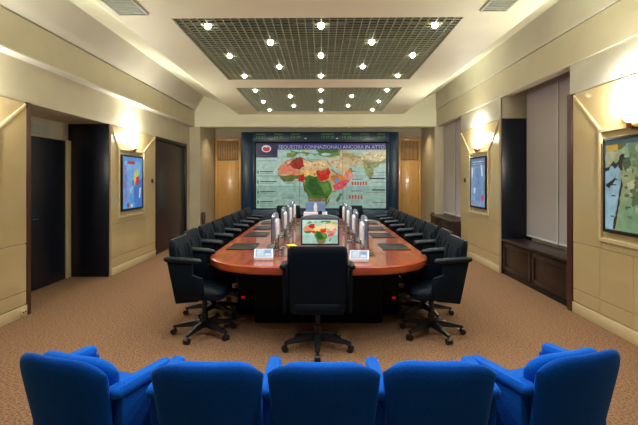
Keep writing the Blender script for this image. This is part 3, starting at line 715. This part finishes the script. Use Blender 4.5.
# ------------------------------------------------------------------ swivel chairs
def rrect(w, d, r, z, cx=0, cy=0, n=4):
    out = []
    for sx, sy, a0 in ((1, -1, -PI/2), (1, 1, 0), (-1, 1, PI/2), (-1, -1, PI)):
        for k in range(n+1):
            a = a0+PI/2*k/n; out.append((cx+sx*(w/2-r)+r*math.cos(a), cy+sy*(d/2-r)+r*math.sin(a), z))
    return out
def swivel_chair():
    t = empty('swivel_chair')
    # seat cushion (front = +y)
    obj('seat', loft([rrect(0.44, 0.42, 0.06, 0.39, 0, 0.0), rrect(0.50, 0.48, 0.08, 0.41), rrect(0.51, 0.49, 0.08, 0.46), rrect(0.46, 0.44, 0.08, 0.49)]), LEATHER, t, 50)
    # back shell: reclined, slightly wrapped
    def back_sec(z, wd, th, yc, r):
        ps = rrect(wd, th, min(r, th*0.49), z, 0, yc)
        return [(x, y+0.9*x*x*0.5, zz) for x, y, zz in ps]
    secs = []
    for z, wd, th in ((0.37, 0.44, 0.05), (0.40, 0.49, 0.07), (0.50, 0.51, 0.075), (0.65, 0.52, 0.08), (0.80, 0.525, 0.08), (0.90, 0.525, 0.078), (0.95, 0.51, 0.065), (0.972, 0.475, 0.035)):
        secs.append(back_sec(z, wd, th, -0.215-0.12*(z-0.4), 0.035))
    bk = obj('backrest', loft(secs), LEATHER, t, 50)
    for i in range(4):       # upholstered channels on the front of the back
        x = -0.165+i*0.11
        s2 = []
        for z, th in ((0.50, 0.03), (0.53, 0.055), (0.70, 0.06), (0.85, 0.055), (0.895, 0.03)):
            s2.append(rrect(0.105, th, min(0.024, th*0.45), z, x, -0.17-0.12*(z-0.4)+0.45*x*x))
        obj('back_cushion', loft(s2), LEATHER, bk, 60)
    for sx in (-1, 1):
        arm = [(sx*0.295, -0.285, 0.755), (sx*0.295, 0.035, 0.745)]
        b2 = loft([[(sx*0.295+0.034*math.cos(a)*k, y, zc+0.028*math.sin(a)*k) for a in [2*PI*i/14 for i in range(14)]] for y, zc, k in ((-0.31, 0.800, 0.45), (-0.298, 0.800, 0.9), (-0.27, 0.798, 1.0), (0.0, 0.778, 1.0), (0.03, 0.776, 0.9), (0.042, 0.775, 0.45))])
        obj('armrest', b2, LEATHER2, t, 60)
        obj('side_panel', prism([(-0.285, 0.785), (-0.045, 0.765), (-0.04, 0.65), (0.05, 0.62), (0.07, 0.50), (0.02, 0.40), (-0.20, 0.38)], 'x', sx*0.272, sx*0.302, 0.008, 2), LEATHER, t)
    obj('column', lathe([(0.0, 0.10), (0.035, 0.10), (0.035, 0.22), (0.024, 0.225), (0.024, 0.37), (0.11, 0.375), (0.11, 0.40), (0.0, 0.40)], 16), BLACKPL, t)
    for k in range(5):
        a = -PI/2+2*PI*k/5
        ca, sa = math.cos(a), math.sin(a)
        def sec(rr, wd, z0, z1): return [(rr*ca-wd*sa, rr*sa+wd*ca, z0), (rr*ca+wd*sa, rr*sa-wd*ca, z0), (rr*ca+wd*0.7*sa, rr*sa-wd*0.7*ca, z1), (rr*ca-wd*0.7*sa, rr*sa+wd*0.7*ca, z1)]
        lg = obj('leg', loft([sec(0.0, 0.032, 0.085, 0.15), sec(0.15, 0.028, 0.08, 0.13), sec(0.30, 0.02, 0.07, 0.092), sec(0.315, 0.014, 0.072, 0.088)]), BLACKPL, t, 30)
        b2 = tube((0.31*ca-0.026*sa, 0.31*sa+0.026*ca, 0.028), (0.31*ca+0.026*sa, 0.31*sa-0.026*ca, 0.028), 0.028, n=14)
        tube((0.295*ca, 0.295*sa, 0.03), (0.295*ca, 0.295*sa, 0.075), 0.009, bm=b2)
        obj('caster', b2, BLACKPL, lg)
    return t
chair0 = swivel_chair(); used = [False]
def put_chair(x, y, rz, label, group):
    if used[0]: o = copy_tree(chair0)
    else: o = chair0; used[0] = True
    o.location = (x, y, 0); o.rotation_euler = (0, 0, rz)
    return tag(o, label, 'chair', group)
G = 'black swivel chairs around the table'
put_chair(-0.03, 4.30, 0, 'black leather swivel chair at the near end of the table, back to the camera', G)
NS = 8
for i in range(NS):
    y = 4.68+i*0.672; j = (0.0, 0.018, -0.012, 0.006, -0.018, 0.012, 0.0, -0.01)[i]
    pos = 'nearest the camera' if i == 0 else ('farthest from the camera' if i == NS-1 else '%s from the camera' % ORD[i])
    put_chair(-1.235+(0.07 if i == 0 else 0), y, -PI/2+j, 'black leather swivel chair along the left table side, %s' % pos, G)
    put_chair(1.175-(0.07 if i == 0 else 0), y+0.03, PI/2-j*0.7, 'black leather swivel chair along the right table side, %s' % pos, G)
for x, nn in ((-0.72, 'left'), (0.66, 'right')):
    put_chair(x, 10.12, PI, 'black swivel chair at the far table end, %s of the white box' % nn, G)

# ------------------------------------------------------------------ monitors on the table
def monitor_proto():
    t = empty('table_monitor')
    # body in x-z plane, front towards -y, arched top
    def arch(w, z0, z1, rise, n=8):
        pts = [(-w/2, z0), (w/2, z0), (w/2, z1)]
        for k in range(1, n): 
            a = PI*k/n; pts.append((w/2*math.cos(a), z1+rise*math.sin(a)))
        pts.append((-w/2, z1)); return pts
    bd = obj('casing', prism(arch(0.43, 0.075, 0.375, 0.045), 'y', -0.012, 0.018, 0.006, 2), DKSILV, t)
    obj('rear_cover', prism(arch(0.30, 0.12, 0.32, 0.03), 'y', 0.018, 0.036, 0.006, 2), WHITEP, t)
    obj('bezel', prism([(-0.208, 0.085), (0.208, 0.085), (0.208, 0.375), (-0.208, 0.375)], 'y', -0.02, -0.012, 0.003, 1), BEZEL, t)
    obj('neck', box(-0.035, 0.035, 0.0, 0.05, 0.01, 0.16, 0.008), CHROME, t)
    obj('foot', loft([rrect(0.26, 0.18, 0.05, 0.0, 0, 0.02), rrect(0.26, 0.18, 0.05, 0.008, 0, 0.02), rrect(0.18, 0.11, 0.04, 0.018, 0, 0.02)]), CHROME, t, 50)
    return t
def mon_pic(t, shapes, nm=TZ):
    iw, ih = 0.39, 0.262
    picture('screen_picture', shapes, lambda u, v, i: ((u-0.5)*iw, -0.0203-0.0001*i, 0.098+(1-v)*ih), t, (), MONSCREEN)
mon0 = monitor_proto()
IDLE = [((60, 84, 120), R(0, 0, 1, 1)), ((130, 160, 196), R(0, 0, 1, 0.12)), ((196, 210, 220), R(0.08, 0.2, 0.6, 0.8)), ((90, 120, 160), R(0.66, 0.2, 0.94, 0.55))]
# the centre monitor shows the same map
cm = copy_tree(mon0)
cm.location = (-0.01, 5.2, TZ+0.0025)
tag(cm, 'monitor at the near table end showing a small map, facing the camera', 'monitor', 'monitors on the table')
cs = []
for rgb, pts in AF[:40]:
    cl = [(min(1, max(0, (u-276)/80.0)), min(1, max(0, (v-147)/61.0))) for u, v in pts]
    ar = sum(cl[i-1][0]*cl[i][1]-cl[i][0]*cl[i-1][1] for i in range(len(cl)))
    if abs(ar) > 1e-4 and min(v for u, v in pts) > 148 or rgb == TEAL: cs.append((rgb, cl))
cs.insert(0, ((206, 226, 206), R(0, 0, 1, 1)))
mon_pic(cm, cs)
obj('webcam', lathe([(0.0, -0.02), (0.02, -0.012), (0.026, 0.01), (0.018, 0.028), (0.0, 0.032)], 14, center=(0.0, 0.01, 0.43)), BLACKPL, cm)
mon_pic(mon0, IDLE)
LM = [(-0.54, 5.50), (-0.53, 6.65), (-0.52, 7.65), (-0.51, 8.6)]
RM = [(0.47, 5.08), (0.45, 6.1), (0.43, 7.0), (0.41, 7.95)]
fm = True
for lst, side, rz in ((LM, 'left', -PI/2-0.02), (RM, 'right', PI/2+0.02)):
    for i, (x, y) in enumerate(lst):
        o = mon0 if fm else copy_tree(mon0); fm = False
        o.location = (x, y, TZ+0.0025); o.rotation_euler = (0, 0, rz)
        tag(o, 'silver monitor in the %s row on the table, %s from the camera' % (side, ORD[i] if i else 'nearest'), 'monitor', 'monitors on the table')
# desk pads
def pad(x, y, rz, label):
    t = empty('desk_pad', (x, y, TZ+0.0005), rz, label, 'desk pad', 'dark desk pads on the table')
    obj('mat', box(-0.25, 0.25, -0.16, 0.16, 0, 0.006, 0.002), PADM, t)
    obj('side_band', box(-0.25, -0.20, -0.16, 0.16, 0.006, 0.009, 0.001), BLACKPL, t); obj('side_band', box(0.20, 0.25, -0.16, 0.16, 0.006, 0.009, 0.001), BLACKPL, t)
for i, y in enumerate((5.62, 6.85, 7.75, 8.7)):
    pad(-0.93, y, -PI/2, 'dark desk pad on the left table edge, %s from the camera' % (ORD[i] if i else 'nearest'))
for i, y in enumerate((5.62, 6.75, 7.7, 8.7)):
    pad(0.87, y, PI/2, 'dark desk pad on the right table edge, %s from the camera' % (ORD[i] if i else 'nearest'))
# desk consoles
def console(x, y, rz, label):
    t = empty('desk_console', (x, y, TZ), rz, label, 'console', 'white desk consoles')
    obj('body', prism([(-0.08, 0), (0.08, 0), (0.08, 0.095), (0.05, 0.095), (-0.08, 0.035)], 'x', -0.095, 0.095, 0.006, 2), WHITEP, t)
    dx = Vector((0, 0.13, 0.06)).normalized()
    sh = [((150, 186, 226), R(0, 0, 1, 1)), ((206, 226, 244), R(0.08, 0.12, 0.5, 0.88)), ((96, 136, 190), R(0.58, 0.15, 0.92, 0.5)), ((226, 236, 246), R(0.58, 0.6, 0.92, 0.86))]
    picture('touch_panel', sh, lambda u, v, i: ((u-0.5)*0.165, -0.075+(1-v)*0.12, 0.0385+(1-v)*0.0554+0.0012+0.0003*i), t)
    return t
console(-0.58, 4.74, 0.12, 'small white console with pale blue panel left of the end chair')
console(0.38, 4.66, -0.12, 'small white console with pale blue panel right of the end chair')
t = empty('notepad', (-0.35, 5.62, TZ+0.0025), 0.3, 'yellow notepad on the table behind the end chair', 'notepad')
obj('cover', box(-0.05, 0.05, -0.075, 0.075, 0, 0.02, 0.002), YELLOW, t); obj('binding', box(-0.05, 0.05, 0.07, 0.078, 0, 0.022, 0.002), BLACKPL, t)
# white box at the far end
t = empty('display_box', (-0.11, 9.42, TZ+0.004), 0, 'white box with a blue upper panel at the far table end', 'box')
obj('base', box(-0.235, 0.235, -0.10, 0.12, 0, 0.15, 0.008), WHITEP, t)
obj('panel', box(-0.195, 0.195, -0.03, 0.05, 0.15, 0.355, 0.006), mat('blue_glass', (112, 142, 190), 0.15, var=0.1, scale=3, coat=0.5), t)
b2 = box(-0.035, 0.035, -0.036, -0.029, 0.16, 0.29, 0.004); b2 = merge(b2, tube((0, -0.037, 0.31), (0, -0.029, 0.31), 0.028, n=16))
obj('white_figure', b2, WHITEP, t)

# ------------------------------------------------------------------ blue auditorium seats
SB = 0.5
def blue_seat(x, y, rz, arms, label, wd=0.49):
    """local: back at y=0, front +y"""
    t = empty('blue_seat', (x, y, 0), rz, label, 'seat', 'row of blue upholstered seats')
    def pillow(wb, wt, z0, zt, drop, T, y0, wrap, lean, ex=5, nu=18, nv=14):
        """closed padded slab: curved in plan, flared upwards, crown dipping to the sides"""
        b2 = bmesh.new(); grids = []
        for s in (-1, 1):
            rows = []
            for b in range(nv+1):
                vv = -math.cos(PI*b/nv); row = []
                for a in range(nu+1):
                    uu = -math.cos(PI*a/nu)
                    top = zt-drop*abs(uu)**ex
                    tv = (vv+1)/2
                    z = z0+(top-z0)*tv
                    x = uu*(wb+(wt-wb)*tv)/2
                    th = T*math.sqrt(max(0, 1-abs(uu)**7))*math.sqrt(max(0, 1-abs(vv)**9))
                    row.append(b2.verts.new((x, y0+wrap*uu*uu-lean*(z-0.4)+s*th, z)))
                rows.append(row)
            grids.append(rows)
        for rows in grids:
            for r0, r1 in zip(rows, rows[1:]):
                for a in range(nu): b2.faces.new((r0[a], r0[a+1], r1[a+1], r1[a]))
        bmesh.ops.remove_doubles(b2, verts=b2.verts[:], dist=1e-4)
        return b2
    obj('back_shell', pillow(wd-0.09, wd, 0.20, 0.772, 0.06 if wd < 0.5 else 0.075, 0.034, 0.0, 0.05, 0.20, 5 if wd < 0.5 else 4.5), SHADEBLUE, t, 0).data.shade_smooth()
    obj('back_cushion', pillow(wd-0.12, wd-0.06, 0.34, 0.745, 0.07, 0.045, 0.075, 0.05, 0.14), SEATBLUE, t, 0).data.shade_smooth()
    obj('seat_cushion', loft([rrect(wd-0.1, 0.40, 0.05, 0.34, 0, 0.30), rrect(wd-0.07, 0.44, 0.06, 0.36, 0, 0.30), rrect(wd-0.07, 0.44, 0.06, 0.44, 0, 0.30), rrect(wd-0.12, 0.39, 0.06, 0.47, 0, 0.30)]), SEATBLUE, t, 60)
    for sx in arms:
        a = obj('armrest', loft([rrect(0.045, 0.34, 0.02, 0.575, sx*SB/2, 0.22), rrect(0.07, 0.40, 0.03, 0.585, sx*SB/2, 0.22), rrect(0.072, 0.41, 0.03, 0.61, sx*SB/2, 0.22), rrect(0.054, 0.385, 0.025, 0.628, sx*SB/2, 0.22)]), SEATBLUE, t, 60)
        obj('arm_panel', box(sx*SB/2-0.025, sx*SB/2+0.025, 0.06, 0.44, 0.06, 0.58, 0.012), SHADEBLUE, t)
        obj('foot', box(sx*SB/2-0.03, sx*SB/2+0.03, 0.04, 0.46, 0.0, 0.06, 0.008), BLACKPL, t)
    return t
blue_seat(0.012, 2.03, 0, (-1, 1), 'middle blue seat of the front row, directly below the end chair')
blue_seat(-0.492, 2.03, 0, (-1,), 'blue seat immediately left of the middle one')
blue_seat(0.512, 2.05, 0, (1,), 'blue seat immediately right of the middle one')
blue_seat(-1.165, 2.11, -0.34, (-1, 1), 'leftmost blue seat, turned inward at the end of the row', 0.52)
blue_seat(1.185, 2.185, 0.38, (-1, 1), 'rightmost blue seat, turned inward at the end of the row', 0.52)
